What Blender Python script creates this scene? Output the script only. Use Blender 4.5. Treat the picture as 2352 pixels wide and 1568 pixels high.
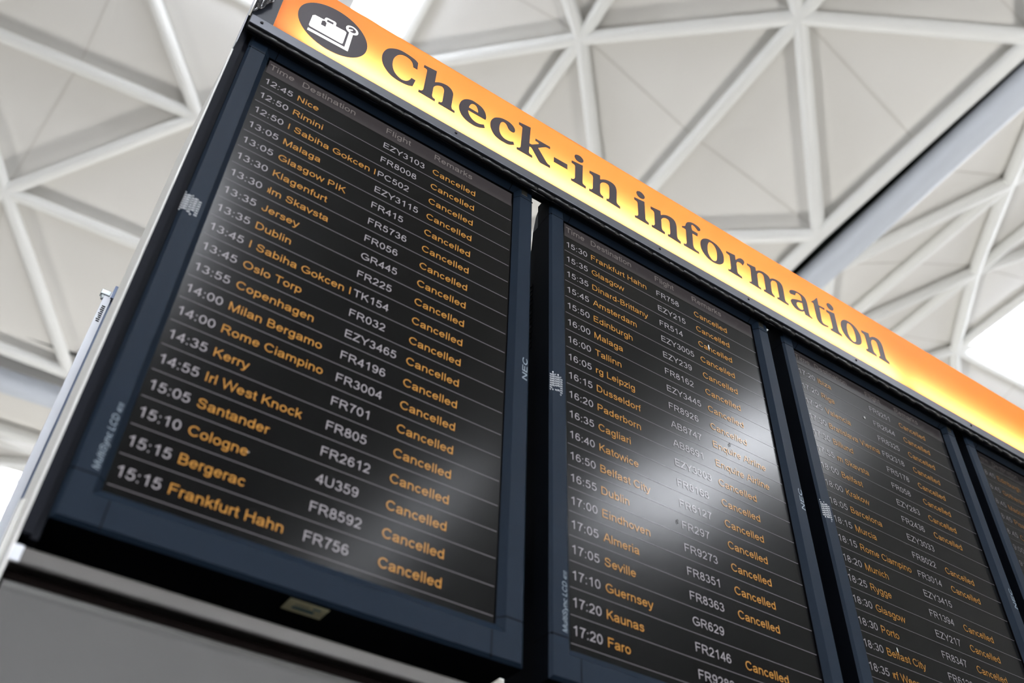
import bpy, bmesh, math, random, os
from mathutils import Vector, Matrix
from mathutils.geometry import tessellate_polygon

for o in list(bpy.data.objects):
    bpy.data.objects.remove(o, do_unlink=True)
scene = bpy.context.scene
COL = scene.collection
random.seed(7)

# ------------------------------------------------------------------ camera
CAM_R=[[0.830361, -0.556557, 0.027297], [0.399621, 0.560649, -0.725242], [0.388335, 0.613121, 0.687953]]
CAM_P=(-0.09966,-0.96503,1.6)
Z0=3.06417

cam_data = bpy.data.cameras.new('camera')
cam_data.sensor_width = 36.0
cam_data.lens = 2196.39 / 2352.0 * 36.0
cam_data.clip_start = 0.05
cam_data.clip_end = 400.0
cam_data.dof.use_dof = True
cam_data.dof.focus_distance = 1.86
cam_data.dof.aperture_fstop = 3.2
cam = bpy.data.objects.new('camera', cam_data)
COL.objects.link(cam)
_X, _D, _F = [Vector(r) for r in CAM_R]
_M = Matrix((_X, -_D, -_F)).transposed().to_4x4()
_M.translation = Vector(CAM_P)
cam.matrix_world = _M
scene.camera = cam

# ------------------------------------------------------------------ sky and exposure
scene.view_settings.view_transform = 'Standard'
scene.view_settings.look = 'None'
scene.view_settings.gamma = 1.0
scene.view_settings.use_curve_mapping = False
scene.view_settings.exposure = 0.0
scene.cycles.use_denoising = True
scene.cycles.max_bounces = 12
scene.cycles.diffuse_bounces = 6
scene.cycles.transparent_max_bounces = 16
SKY = 58.0
world = bpy.data.worlds.new('overcast_sky')
scene.world = world
world.use_nodes = True
wt = world.node_tree
wt.nodes.clear()
_tc = wt.nodes.new('ShaderNodeTexCoord')
_nz = wt.nodes.new('ShaderNodeTexNoise')
_nz.inputs['Scale'].default_value = 2.5
_nz.inputs['Detail'].default_value = 3
_mx = wt.nodes.new('ShaderNodeMix')
_mx.data_type = 'RGBA'
_mx.inputs[6].default_value = (0.90 * SKY, 0.96 * SKY, 1.06 * SKY, 1)
_mx.inputs[7].default_value = (1.02 * SKY, 1.03 * SKY, 1.05 * SKY, 1)
_bg = wt.nodes.new('ShaderNodeBackground')
_wo = wt.nodes.new('ShaderNodeOutputWorld')
wt.links.new(_tc.outputs['Generated'], _nz.inputs['Vector'])
wt.links.new(_nz.outputs['Fac'], _mx.inputs[0])
wt.links.new(_mx.outputs[2], _bg.inputs['Color'])
wt.links.new(_bg.outputs[0], _wo.inputs['Surface'])

# uplighters on the roof supports wash the ceiling vaults from below
UP_POWER = 600.0
def uplighter(x, y, k, z=2.6):
    d = bpy.data.lights.new('uplighter', 'AREA')
    d.shape = 'DISK'
    d.size = 1.6
    d.energy = UP_POWER * k
    d.color = (1.0, 0.985, 0.95)
    o = bpy.data.objects.new('uplighter', d)
    o.location = (x, y, z)
    o.rotation_euler = (math.pi, 0, 0)
    COL.objects.link(o)
for ux in (-20.5, -6.6, 7.2, 21.0):
    for uy, k in ((-2.6, 0.5), (12.5, 1.1), (27.0, 0.9)):
        uplighter(ux, uy, k * {-20.5: 0.7, -6.6: 0.5, 7.2: 1.5, 21.0: 1.0}[ux])

# ------------------------------------------------------------------ materials
def mat(name, base, rough=0.5, metal=0.0, spec=0.5, var=0.0, vscale=30.0, emit=None, estr=0.0, bump=0.0, bscale=400.0, ior=1.45):
    m = bpy.data.materials.new(name)
    m.use_nodes = True
    nt = m.node_tree
    b = nt.nodes['Principled BSDF']
    b.inputs['Base Color'].default_value = (*base, 1)
    b.inputs['Roughness'].default_value = rough
    b.inputs['Metallic'].default_value = metal
    b.inputs['Specular IOR Level'].default_value = spec
    b.inputs['IOR'].default_value = ior
    if emit is not None:
        b.inputs['Emission Color'].default_value = (*emit, 1)
        b.inputs['Emission Strength'].default_value = estr
    if var > 0 or bump > 0:
        tc = nt.nodes.new('ShaderNodeTexCoord')
    if var > 0:
        nz = nt.nodes.new('ShaderNodeTexNoise')
        nz.inputs['Scale'].default_value = vscale
        nz.inputs['Detail'].default_value = 4
        nt.links.new(tc.outputs['Object'], nz.inputs['Vector'])
        mx = nt.nodes.new('ShaderNodeMix')
        mx.data_type = 'RGBA'
        mx.inputs[6].default_value = (*[c * (1 - var) for c in base], 1)
        mx.inputs[7].default_value = (*[min(1, c * (1 + var)) for c in base], 1)
        nt.links.new(nz.outputs['Fac'], mx.inputs[0])
        nt.links.new(mx.outputs[2], b.inputs['Base Color'])
    if bump > 0:
        n2 = nt.nodes.new('ShaderNodeTexNoise')
        n2.inputs['Scale'].default_value = bscale
        nt.links.new(tc.outputs['Object'], n2.inputs['Vector'])
        bp = nt.nodes.new('ShaderNodeBump')
        bp.inputs['Strength'].default_value = bump
        bp.inputs['Distance'].default_value = 0.0005
        nt.links.new(n2.outputs['Fac'], bp.inputs['Height'])
        nt.links.new(bp.outputs['Normal'], b.inputs['Normal'])
    return m

M = {}
M['bezel'] = mat('slate_blue_plastic', (0.0085, 0.0155, 0.0265), 0.42, 0, 0.09, 0.06, 60, bump=0.15, bscale=900)
M['bezel_dark'] = mat('dark_gasket', (0.002, 0.002, 0.003), 0.8, 0, 0.05)
M['shell'] = mat('dark_rear_plastic', (0.002, 0.003, 0.005), 0.8, 0, 0.04, 0.1, 40)
M['lcd'] = mat('lcd_glass', (0.0012, 0.0012, 0.0014), 0.175, 0, 0.2, 0.05, 8)
M['lettering'] = mat('grey_print', (0.22, 0.27, 0.31), 0.5)
M['void'] = mat('white_residue', (0.85, 0.88, 0.9), 0.5, var=0.15, vscale=300)
M['sensor'] = mat('sensor_window', (0.016, 0.015, 0.011), 0.35)
M['letter'] = mat('black_vinyl', (0.045, 0.037, 0.044), 0.35, 0, 0.35)
M['picto_white'] = mat('glowing_white_vinyl', (0.8, 0.79, 0.76), 0.4, emit=(1, 0.98, 0.95), estr=0.55)  # glow added to stand in for backlight through the vinyl
M['housing'] = mat('black_powder_coat', (0.022, 0.027, 0.037), 0.4, 0, 0.4, 0.08, 50, bump=0.1)
M['housing_in'] = mat('white_lightbox_lining', (0.8, 0.8, 0.78), 0.7)
M['lip'] = mat('anodised_lip', (0.12, 0.126, 0.142), 0.4, 0.7, 0.4)
M['cable'] = mat('black_rubber', (0.006, 0.006, 0.007), 0.3, 0, 0.5)
M['tape'] = mat('black_tape', (0.006, 0.007, 0.01), 0.16, 0, 0.6)
M['screw'] = mat('screw_head', (0.02, 0.02, 0.025), 0.25, 0.6)
M['steel'] = mat('brushed_steel', (0.1, 0.095, 0.09), 0.36, 0.8, 0.5, 0.1, 14)
M['panel'] = mat('grey_panel', (0.075, 0.0735, 0.07), 0.42, 0.55, 0.5, 0.08, 10)
M['recess'] = mat('gap_shade', (0.006, 0.004, 0.0035), 0.85, 0, 0.05)  # near-black: shade in the cabinet gaps put into the colour
M['white_paint'] = mat('white_enamel', (0.8, 0.79, 0.75), 0.5, var=0.04, vscale=10)
M['frame_dark'] = mat('cabinet_frame', (0.006, 0.007, 0.011), 0.6, 0, 0.1, var=0.1, vscale=30)
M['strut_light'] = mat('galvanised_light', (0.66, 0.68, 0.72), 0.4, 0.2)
M['strut_shaded'] = mat('galvanised_shade', (0.16, 0.2, 0.3), 0.4, 0.3)  # darker copy of the same steel, painting in shade on the strut
M['clamp'] = mat('clamp_metal', (0.42, 0.46, 0.47), 0.3, 0.4)
M['sticker'] = mat('cream_sticker', (0.62, 0.58, 0.36), 0.5, var=0.1, vscale=120)
M['sticker_ink'] = mat('teal_ink', (0.02, 0.13, 0.19), 0.5)
M['sticker_grey'] = mat('grey_ink', (0.16, 0.18, 0.16), 0.5)
M['dust_white'] = mat('pale_dust', (0.55, 0.55, 0.53), 0.8)
M['dust_dark'] = mat('dark_dust', (0.02, 0.02, 0.02), 0.8)
M['tube_lamp'] = mat('fluorescent_tube', (0.9, 0.9, 0.9), 0.4, emit=(1.0, 0.97, 0.9), estr=1.0)
M['ceiling'] = mat('ceiling_membrane', (0.74, 0.725, 0.695), 0.75, 0, 0.2, 0.03, 0.6)
M['reflector'] = mat('reflector_panel', (0.78, 0.8, 0.84), 0.5)
M['joint'] = mat('ceiling_joint', (0.64, 0.62, 0.585), 0.8)
M['tube'] = mat('white_steel_tube', (0.84, 0.845, 0.83), 0.35, 0, 0.4, 0.02, 3)
M['beam'] = mat('grey_steel_beam', (0.6, 0.64, 0.71), 0.3, 0, 0.5, 0.02, 2)
M['vault_gap_shade'] = mat('roof_gap_shade', (0.012, 0.018, 0.014), 0.8)  # near-black: shade in the gaps between vaults is painted in
M['wall'] = mat('pale_wall', (0.6, 0.6, 0.6), 0.7, var=0.04, vscale=1)
M['floor'] = mat('dark_terrazzo', (0.07, 0.066, 0.062), 0.4, var=0.12, vscale=3)  # floor darkened to cut light bounced up onto the undersides

def emis_text(name, col, strength):
    return mat(name, (0.0012, 0.0012, 0.0014), 0.175, 0, 0.2, emit=col, estr=strength)

def face_material():
    m = bpy.data.materials.new('orange_acrylic')
    m.use_nodes = True
    nt = m.node_tree
    nt.nodes.clear()
    out = nt.nodes.new('ShaderNodeOutputMaterial')
    tr = nt.nodes.new('ShaderNodeBsdfTranslucent')
    tr.inputs['Color'].default_value = (1.0, 0.385, 0.115, 1)
    df = nt.nodes.new('ShaderNodeBsdfDiffuse')
    df.inputs['Color'].default_value = (0.6, 0.2, 0.03, 1)
    mx = nt.nodes.new('ShaderNodeMixShader')
    mx.inputs[0].default_value = 0.35
    gl = nt.nodes.new('ShaderNodeBsdfGlossy')
    gl.inputs['Roughness'].default_value = 0.3
    m2 = nt.nodes.new('ShaderNodeMixShader')
    m2.inputs[0].default_value = 0.03
    nt.links.new(tr.outputs[0], mx.inputs[1])
    nt.links.new(df.outputs[0], mx.inputs[2])
    nt.links.new(mx.outputs[0], m2.inputs[1])
    nt.links.new(gl.outputs[0], m2.inputs[2])
    nt.links.new(m2.outputs[0], out.inputs['Surface'])
    return m
M['face'] = face_material()

def glass_material(name='skylight_glass', t=0.93):
    m = bpy.data.materials.new(name)
    m.use_nodes = True
    nt = m.node_tree
    nt.nodes.clear()
    out = nt.nodes.new('ShaderNodeOutputMaterial')
    tp = nt.nodes.new('ShaderNodeBsdfTransparent')
    tp.inputs['Color'].default_value = (t, t, t * 1.01, 1)
    gl = nt.nodes.new('ShaderNodeBsdfGlossy')
    gl.inputs['Roughness'].default_value = 0.05
    mx = nt.nodes.new('ShaderNodeMixShader')
    mx.inputs[0].default_value = 0.06
    nt.links.new(tp.outputs[0], mx.inputs[1])
    nt.links.new(gl.outputs[0], mx.inputs[2])
    nt.links.new(mx.outputs[0], out.inputs['Surface'])
    return m
M['glass'] = glass_material()
M['glass_dimmed'] = glass_material('dimmed_rooflight_glass', 0.22)  # transmission cut to dim the rooflights ahead; the tint is added
M['glass_wall'] = glass_material('tinted_facade_glass', 0.09)

# ------------------------------------------------------------------ mesh helpers
class MB:
    def __init__(self):
        self.v, self.f, self.mi, self.mats, self.sm = [], [], [], [], []
    def slot(self, m):
        if m not in self.mats:
            self.mats.append(m)
        return self.mats.index(m)
    def add(self, vs, fs, m, smooth=False):
        o = len(self.v)
        self.v += [tuple(v) for v in vs]
        s = self.slot(m)
        for f in fs:
            self.f.append(tuple(i + o for i in f))
            self.mi.append(s)
            self.sm.append(smooth)
    def box(self, x0, x1, y0, y1, z0, z1, m):
        vs = [(x, y, z) for z in (z0, z1) for y in (y0, y1) for x in (x0, x1)]
        self.add(vs, [(0, 2, 3, 1), (4, 5, 7, 6), (0, 1, 5, 4), (2, 6, 7, 3), (0, 4, 6, 2), (1, 3, 7, 5)], m)
    def tube(self, a, b, r, m, n=14, r2=None, caps=True):
        a, b = Vector(a), Vector(b)
        r2 = r if r2 is None else r2
        d = (b - a).normalized()
        u = d.orthogonal().normalized()
        w = d.cross(u)
        vs = []
        for p_, rr in ((a, r), (b, r2)):
            for k in range(n):
                t = 2 * math.pi * k / n
                vs.append(p_ + u * math.cos(t) * rr + w * math.sin(t) * rr)
        self.add(vs, [(k, (k + 1) % n, n + (k + 1) % n, n + k) for k in range(n)], m, True)
        if caps:
            self.add(vs, [tuple(reversed(range(n))), tuple(range(n, 2 * n))], m)
    def ball(self, c, r, m, n=10, sx=1, sy=1, sz=1):
        vs, fs = [], []
        for i in range(n + 1):
            t = math.pi * i / n
            for j in range(2 * n):
                p_ = math.pi * j / n
                vs.append((c[0] + sx * r * math.sin(t) * math.cos(p_), c[1] + sy * r * math.sin(t) * math.sin(p_), c[2] + sz * r * math.cos(t)))
        w = 2 * n
        for i in range(n):
            for j in range(w):
                fs.append((i * w + j, (i + 1) * w + j, (i + 1) * w + (j + 1) % w, i * w + (j + 1) % w))
        self.add(vs, fs, m, True)
    def poly(self, loops, y_front, y_back, m):
        """extruded outline(s) given as (x, z) loops, first is outer, the others are holes"""
        flat = [p for l in loops for p in l]
        tris = tessellate_polygon([[Vector((x, z, 0)) for x, z in l] for l in loops])
        n = len(flat)
        vs = [(x, y_front, z) for x, z in flat] + [(x, y_back, z) for x, z in flat]
        fs = []
        for a, b, c in tris:
            ax, az = flat[a]; bx, bz = flat[b]; cx, cz = flat[c]
            if (bx - ax) * (cz - az) - (bz - az) * (cx - ax) < 0:
                b, c = c, b
            fs.append((a, b, c))
            fs.append((n + a, n + c, n + b))
        o = 0
        for l in loops:
            k = len(l)
            area = sum(l[i][0] * l[(i + 1) % k][1] - l[(i + 1) % k][0] * l[i][1] for i in range(k))
            outer = l is loops[0]
            for i in range(k):
                a, b = o + i, o + (i + 1) % k
                if (area > 0) == outer:
                    fs.append((a, n + a, n + b, b))
                else:
                    fs.append((b, n + b, n + a, a))
            o += k
        self.add(vs, fs, m)
    def build(self, name, parent=None, loc=None, bevel=0.0):
        me = bpy.data.meshes.new(name)
        me.from_pydata(self.v, [], self.f)
        for m in self.mats:
            me.materials.append(m)
        me.polygons.foreach_set('material_index', self.mi)
        me.polygons.foreach_set('use_smooth', self.sm)
        me.update()
        ob = bpy.data.objects.new(name, me)
        COL.objects.link(ob)
        if parent is not None:
            ob.parent = parent
        if loc is not None:
            ob.location = loc
        if bevel > 0:
            bv = ob.modifiers.new('bevel', 'BEVEL')
            bv.width = bevel
            bv.segments = 2
            bv.limit_method = 'ANGLE'
        return ob

def one(name, parent, m, boxes, bevel=0.0):
    b = MB()
    for bx in boxes:
        b.box(*bx, m)
    return b.build(name, parent, bevel=bevel)

def tag(o, label=None, cat=None, group=None, kind=None):
    if label: o['label'] = label
    if cat: o['category'] = cat
    if group: o['group'] = group
    if kind: o['kind'] = kind
    return o

def thing(name, loc, label, cat, group=None, rz=0.0):
    o = bpy.data.objects.new(name, None)
    o.empty_display_size = 0.05
    COL.objects.link(o)
    o.location = loc
    o.rotation_euler = (0, 0, rz)
    return tag(o, label, cat, group)

def smooth_loop(pl, sub=4):
    """closed outline with corner flags -> finer outline, Catmull-Rom between the corners"""
    n = len(pl)
    pts = [Vector((p[0], p[1])) for p in pl]
    cor = [len(p) > 2 for p in pl]
    out = []
    for i in range(n):
        j = (i + 1) % n
        p1, p2 = pts[i], pts[j]
        out.append((p1.x, p1.y))
        if cor[i] and cor[j]:
            continue
        p0 = pts[i - 1] if not cor[i] else p1 * 2 - p2 if False else p1
        p3 = pts[(j + 1) % n] if not cor[j] else p2
        for k in range(1, sub):
            t = k / sub
            q = 0.5 * ((2 * p1) + (p2 - p0) * t + (2 * p0 - 5 * p1 + 4 * p2 - p3) * t * t + (3 * p1 - p0 - 3 * p2 + p3) * t ** 3)
            out.append((q.x, q.y))
    return out

def circle(cx, cz, r, n=48):
    return [(cx + r * math.cos(2 * math.pi * k / n), cz + r * math.sin(2 * math.pi * k / n)) for k in range(n)]

# plain grotesque stroke lettering, drawn glyph by glyph (unit = cap height)
def _arc(cx, cy, rx, ry, a0, a1, n=14):
    return [(cx + rx * math.cos(math.radians(a0 + (a1 - a0) * k / n)), cy + ry * math.sin(math.radians(a0 + (a1 - a0) * k / n))) for k in range(n + 1)]
def _ell(cx, cy, rx, ry):
    return _arc(cx, cy, rx, ry, 0, 360, 22)
def _ln(*v):
    return [(v[k], v[k + 1]) for k in range(0, len(v), 2)]
_arch = _ln(.15, .44, .17, .55, .25, .635, .38, .667, .52, .64, .605, .56, .625, .43, .625, 0)
_six = [_ell(.395, .318, .255, .256), _arc(.41, .5, .27, .44, 38, 205)]
FONT = {
 ' ': (.388, []), ':': (.388, [_ln(.194, 0, .194, .135), _ln(.194, .59, .194, .725)]), '-': (.465, [_ln(.06, .36, .405, .36)]),
 '0': (.776, [_ell(.388, .5, .265, .44)]), '1': (.776, [_ln(.475, 0, .475, 1), _ln(.475, .95, .40, .86, .30, .79, .18, .74)]),
 '2': (.776, [_arc(.385, .69, .25, .247, 172, -32) + _ln(.42, .37, .22, .19, .125, .0625, .67, .0625)]),
 '3': (.776, [_arc(.375, .725, .225, .213, 165, -90) + _arc(.375, .287, .27, .225, 90, -165)]),
 '4': (.776, [_ln(.54, 0, .54, 1), _ln(.535, .93, .10, .295, .71, .295)]),
 '5': (.776, [_ln(.64, .935, .24, .935, .165, .49) + _arc(.37, .345, .275, .283, 135, -162)]),
 '6': (.776, _six), '9': (.776, [[(.776 - a, 1 - b) for a, b in q] for q in _six]),
 '7': (.776, [_ln(.09, .935, .66, .935, .50, .72, .37, .40, .31, 0)]),
 '8': (.776, [_ell(.388, .733, .212, .206), _ell(.388, .29, .262, .229)]),
 'A': (.931, [_ln(.055, 0, .435, 1), _ln(.876, 0, .496, 1), _ln(.2, .36, .73, .36)]),
 'B': (.931, [_ln(.17, 0, .17, 1), _ln(.17, .94) + _arc(.5, .735, .235, .205, 90, -90) + _ln(.17, .53), _arc(.52, .295, .285, .235, 90, -90) + _ln(.17, .06)]),
 'C': (1.008, [_arc(.53, .5, .415, .44, 36, 324)]), 'D': (1.008, [_ln(.17, 0, .17, 1), _ln(.17, .94) + _arc(.47, .5, .40, .44, 90, -90) + _ln(.17, .06)]),
 'E': (.931, [_ln(.17, 0, .17, 1), _ln(.17, .94, .83, .94), _ln(.17, .53, .78, .53), _ln(.17, .06, .85, .06)]),
 'F': (.853, [_ln(.17, 0, .17, 1), _ln(.17, .94, .79, .94), _ln(.17, .52, .71, .52)]),
 'G': (1.087, [_arc(.54, .5, .43, .44, 40, 316) + _ln(.955, .2, .955, .46, .56, .46)]),
 'H': (1.008, [_ln(.17, 0, .17, 1), _ln(.84, 0, .84, 1), _ln(.17, .53, .84, .53)]), 'I': (.388, [_ln(.194, 0, .194, 1)]),
 'J': (.698, [_ln(.535, 1) + _arc(.31, .29, .225, .23, 0, -190)]), 'K': (.931, [_ln(.17, 0, .17, 1), _ln(.81, 1, .17, .35), _ln(.40, .58, .87, 0)]),
 'L': (.776, [_ln(.17, 0, .17, 1), _ln(.17, .06, .74, .06)]), 'M': (1.163, [_ln(.16, 0, .16, 1), _ln(1.0, 0, 1.0, 1), _ln(.18, 1, .58, 0, .98, 1)]),
 'N': (1.008, [_ln(.17, 0, .17, 1), _ln(.84, 0, .84, 1), _ln(.19, .98, .82, .02)]), 'O': (1.087, [_ell(.543, .5, .43, .44)]),
 'P': (.931, [_ln(.17, 0, .17, 1), _ln(.17, .94) + _arc(.53, .695, .255, .245, 90, -90) + _ln(.17, .45)]),
 'R': (1.008, [_ln(.17, 0, .17, 1), _ln(.17, .94) + _arc(.58, .72, .24, .22, 90, -90) + _ln(.17, .5), _ln(.50, .50, .62, .43, .91, 0)]),
 'S': (.931, [_ln(.775, .70, .72, .86, .58, .935, .46, .94, .32, .925, .19, .84, .175, .73, .22, .62, .36, .56, .55, .51, .70, .445, .765, .33, .745, .2, .64, .09, .47, .06, .30, .085, .17, .17, .115, .32)]),
 'T': (.853, [_ln(.03, .94, .82, .94), _ln(.426, 0, .426, .94)]), 'U': (1.008, [_ln(.17, 1) + _arc(.505, .36, .335, .30, 180, 360) + _ln(.84, 1)]),
 'V': (.931, [_ln(.05, 1, .465, .03, .88, 1)]), 'W': (1.318, [_ln(.045, 1, .335, .03, .66, .97, .985, .03, 1.275, 1)]),
 'Y': (.931, [_ln(.05, 1, .465, .42, .88, 1), _ln(.465, .42, .465, 0)]), 'Z': (.853, [_ln(.07, .94, .74, .94, .09, .06, .78, .06)]),
 'a': (.776, [_ln(.115, .51, .16, .61, .27, .66, .40, .667, .53, .64, .60, .56, .605, .12, .66, 0), _ln(.60, .42, .45, .385, .25, .355, .13, .28, .115, .17, .19, .08, .32, .055, .46, .09, .57, .19, .60, .33)]),
 'b': (.776, [_ln(.15, 0, .15, 1), _ell(.405, .362, .255, .303)]), 'c': (.698, [_arc(.385, .362, .265, .303, 38, 322)]),
 'd': (.776, [_ln(.625, 0, .625, 1), _ell(.37, .362, .255, .303)]), 'e': (.776, [_ln(.125, .385) + _arc(.39, .362, .268, .303, 4, 326)]),
 'f': (.388, [_ln(.19, 0, .19, .80, .21, .89, .28, .937, .39, .935), _ln(.03, .665, .365, .665)]),
 'g': (.776, [_ln(.62, .725, .62, -.02, .605, -.13, .53, -.21, .38, -.235, .22, -.205, .15, -.1), _ell(.37, .362, .25, .303)]),
 'h': (.776, [_ln(.15, 0, .15, 1), _arch]), 'i': (.31, [_ln(.155, 0, .155, .725), _ln(.155, .865, .155, 1)]),
 'k': (.698, [_ln(.15, 0, .15, 1), _ln(.60, .725, .15, .28), _ln(.32, .44, .63, 0)]), 'l': (.31, [_ln(.155, 0, .155, 1)]),
 'm': (1.163, [_ln(.15, 0, .15, .725)] + [[(o + a * .9 + .015, b) for a, b in _arch] for o in (0, .43)]),
 'n': (.776, [_ln(.15, 0, .15, .725), _arch]), 'o': (.776, [_ell(.388, .362, .272, .303)]),
 'p': (.776, [_ln(.15, -.28, .15, .725), _ell(.405, .362, .255, .303)]), 'q': (.776, [_ln(.625, -.28, .625, .725), _ell(.37, .362, .255, .303)]),
 'r': (.465, [_ln(.15, 0, .15, .725), _ln(.15, .42, .17, .56, .25, .64, .34, .665, .45, .635)]),
 's': (.698, [_ln(.575, .5, .53, .61, .41, .665, .29, .662, .18, .61, .155, .52, .2, .44, .34, .395, .48, .355, .575, .28, .58, .18, .50, .085, .36, .057, .21, .08, .12, .2)]),
 't': (.388, [_ln(.195, .92, .195, .17, .22, .08, .30, .055, .375, .065), _ln(.03, .665, .365, .665)]),
 'u': (.776, [_ln(.15, .725, .15, .3, .165, .17, .25, .08, .38, .055, .51, .1, .6, .19, .625, .3), _ln(.625, 0, .625, .725)]),
 'v': (.698, [_ln(.035, .725, .35, .03, .665, .725)]), 'w': (1.008, [_ln(.03, .725, .262, .03, .505, .69, .748, .03, .98, .725)]),
 'y': (.698, [_ln(.035, .725, .35, .02), _ln(.665, .725, .35, -.08, .27, -.2, .18, -.23, .08, -.22)]),
 'z': (.698, [_ln(.05, .665, .62, .665, .06, .06, .65, .06)])}
_tcache = {}
def ribbon(pts, hw):
    closed = abs(pts[0][0] - pts[-1][0]) + abs(pts[0][1] - pts[-1][1]) < 1e-6
    P = [Vector(p) for p in (pts[:-1] if closed else pts)]
    P = [p for k, p in enumerate(P) if k == 0 or (p - P[k - 1]).length > 1e-5]
    n = len(P)
    vs, fs = [], []
    for k in range(n):
        a = P[k - 1] if (k > 0 or closed) else None
        b = P[(k + 1) % n] if (k < n - 1 or closed) else None
        d1 = (P[k] - a).normalized() if a is not None else None
        d2 = (b - P[k]).normalized() if b is not None else None
        d1 = d1 or d2
        d2 = d2 or d1
        n1, n2 = Vector((-d1.y, d1.x)), Vector((-d2.y, d2.x))
        m = n1 + n2
        if m.length < 0.3:
            m = n1
        m.normalize()
        m = m * (hw / max(0.38, m.dot(n1)))
        vs += [P[k] + m, P[k] - m]
    for k in range(n if closed else n - 1):
        j = (k + 1) % n
        fs.append((2 * k, 2 * k + 1, 2 * j + 1, 2 * j))
    return vs, fs
def text_geo(s, bold=0.0):
    key = (s, bold)
    if key not in _tcache:
        vs, fs, x = [], [], 0.0
        for ch in s:
            adv, strokes = FONT[ch]
            for st_ in strokes:
                v, f = ribbon(st_, 0.06 + bold)
                o = len(vs)
                vs += [(p.x + x, p.y) for p in v]
                fs += [tuple(q + o for q in t) for t in f]
            x += adv
        _tcache[key] = (vs, fs)
    return _tcache[key]
def put_text(mb, s, x, z, cap, y, m, width=None, bold=0.0, rot=False, shear=0.0):
    """front-facing text, baseline at (x, z), cap height cap; rot=True reads upwards"""
    vs, fs = text_geo(s, bold)
    if not vs:
        return
    x0 = min(v[0] for v in vs); x1 = max(v[0] for v in vs)
    sx = width / (x1 - x0) if width else cap
    out = []
    for a, b in vs:
        a, b = (a - x0) * sx + shear * b * cap, b * cap
        out.append((x - b, y, z + a) if rot else (x + a, y, z + b))
    mb.add(out, fs, m)

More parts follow.
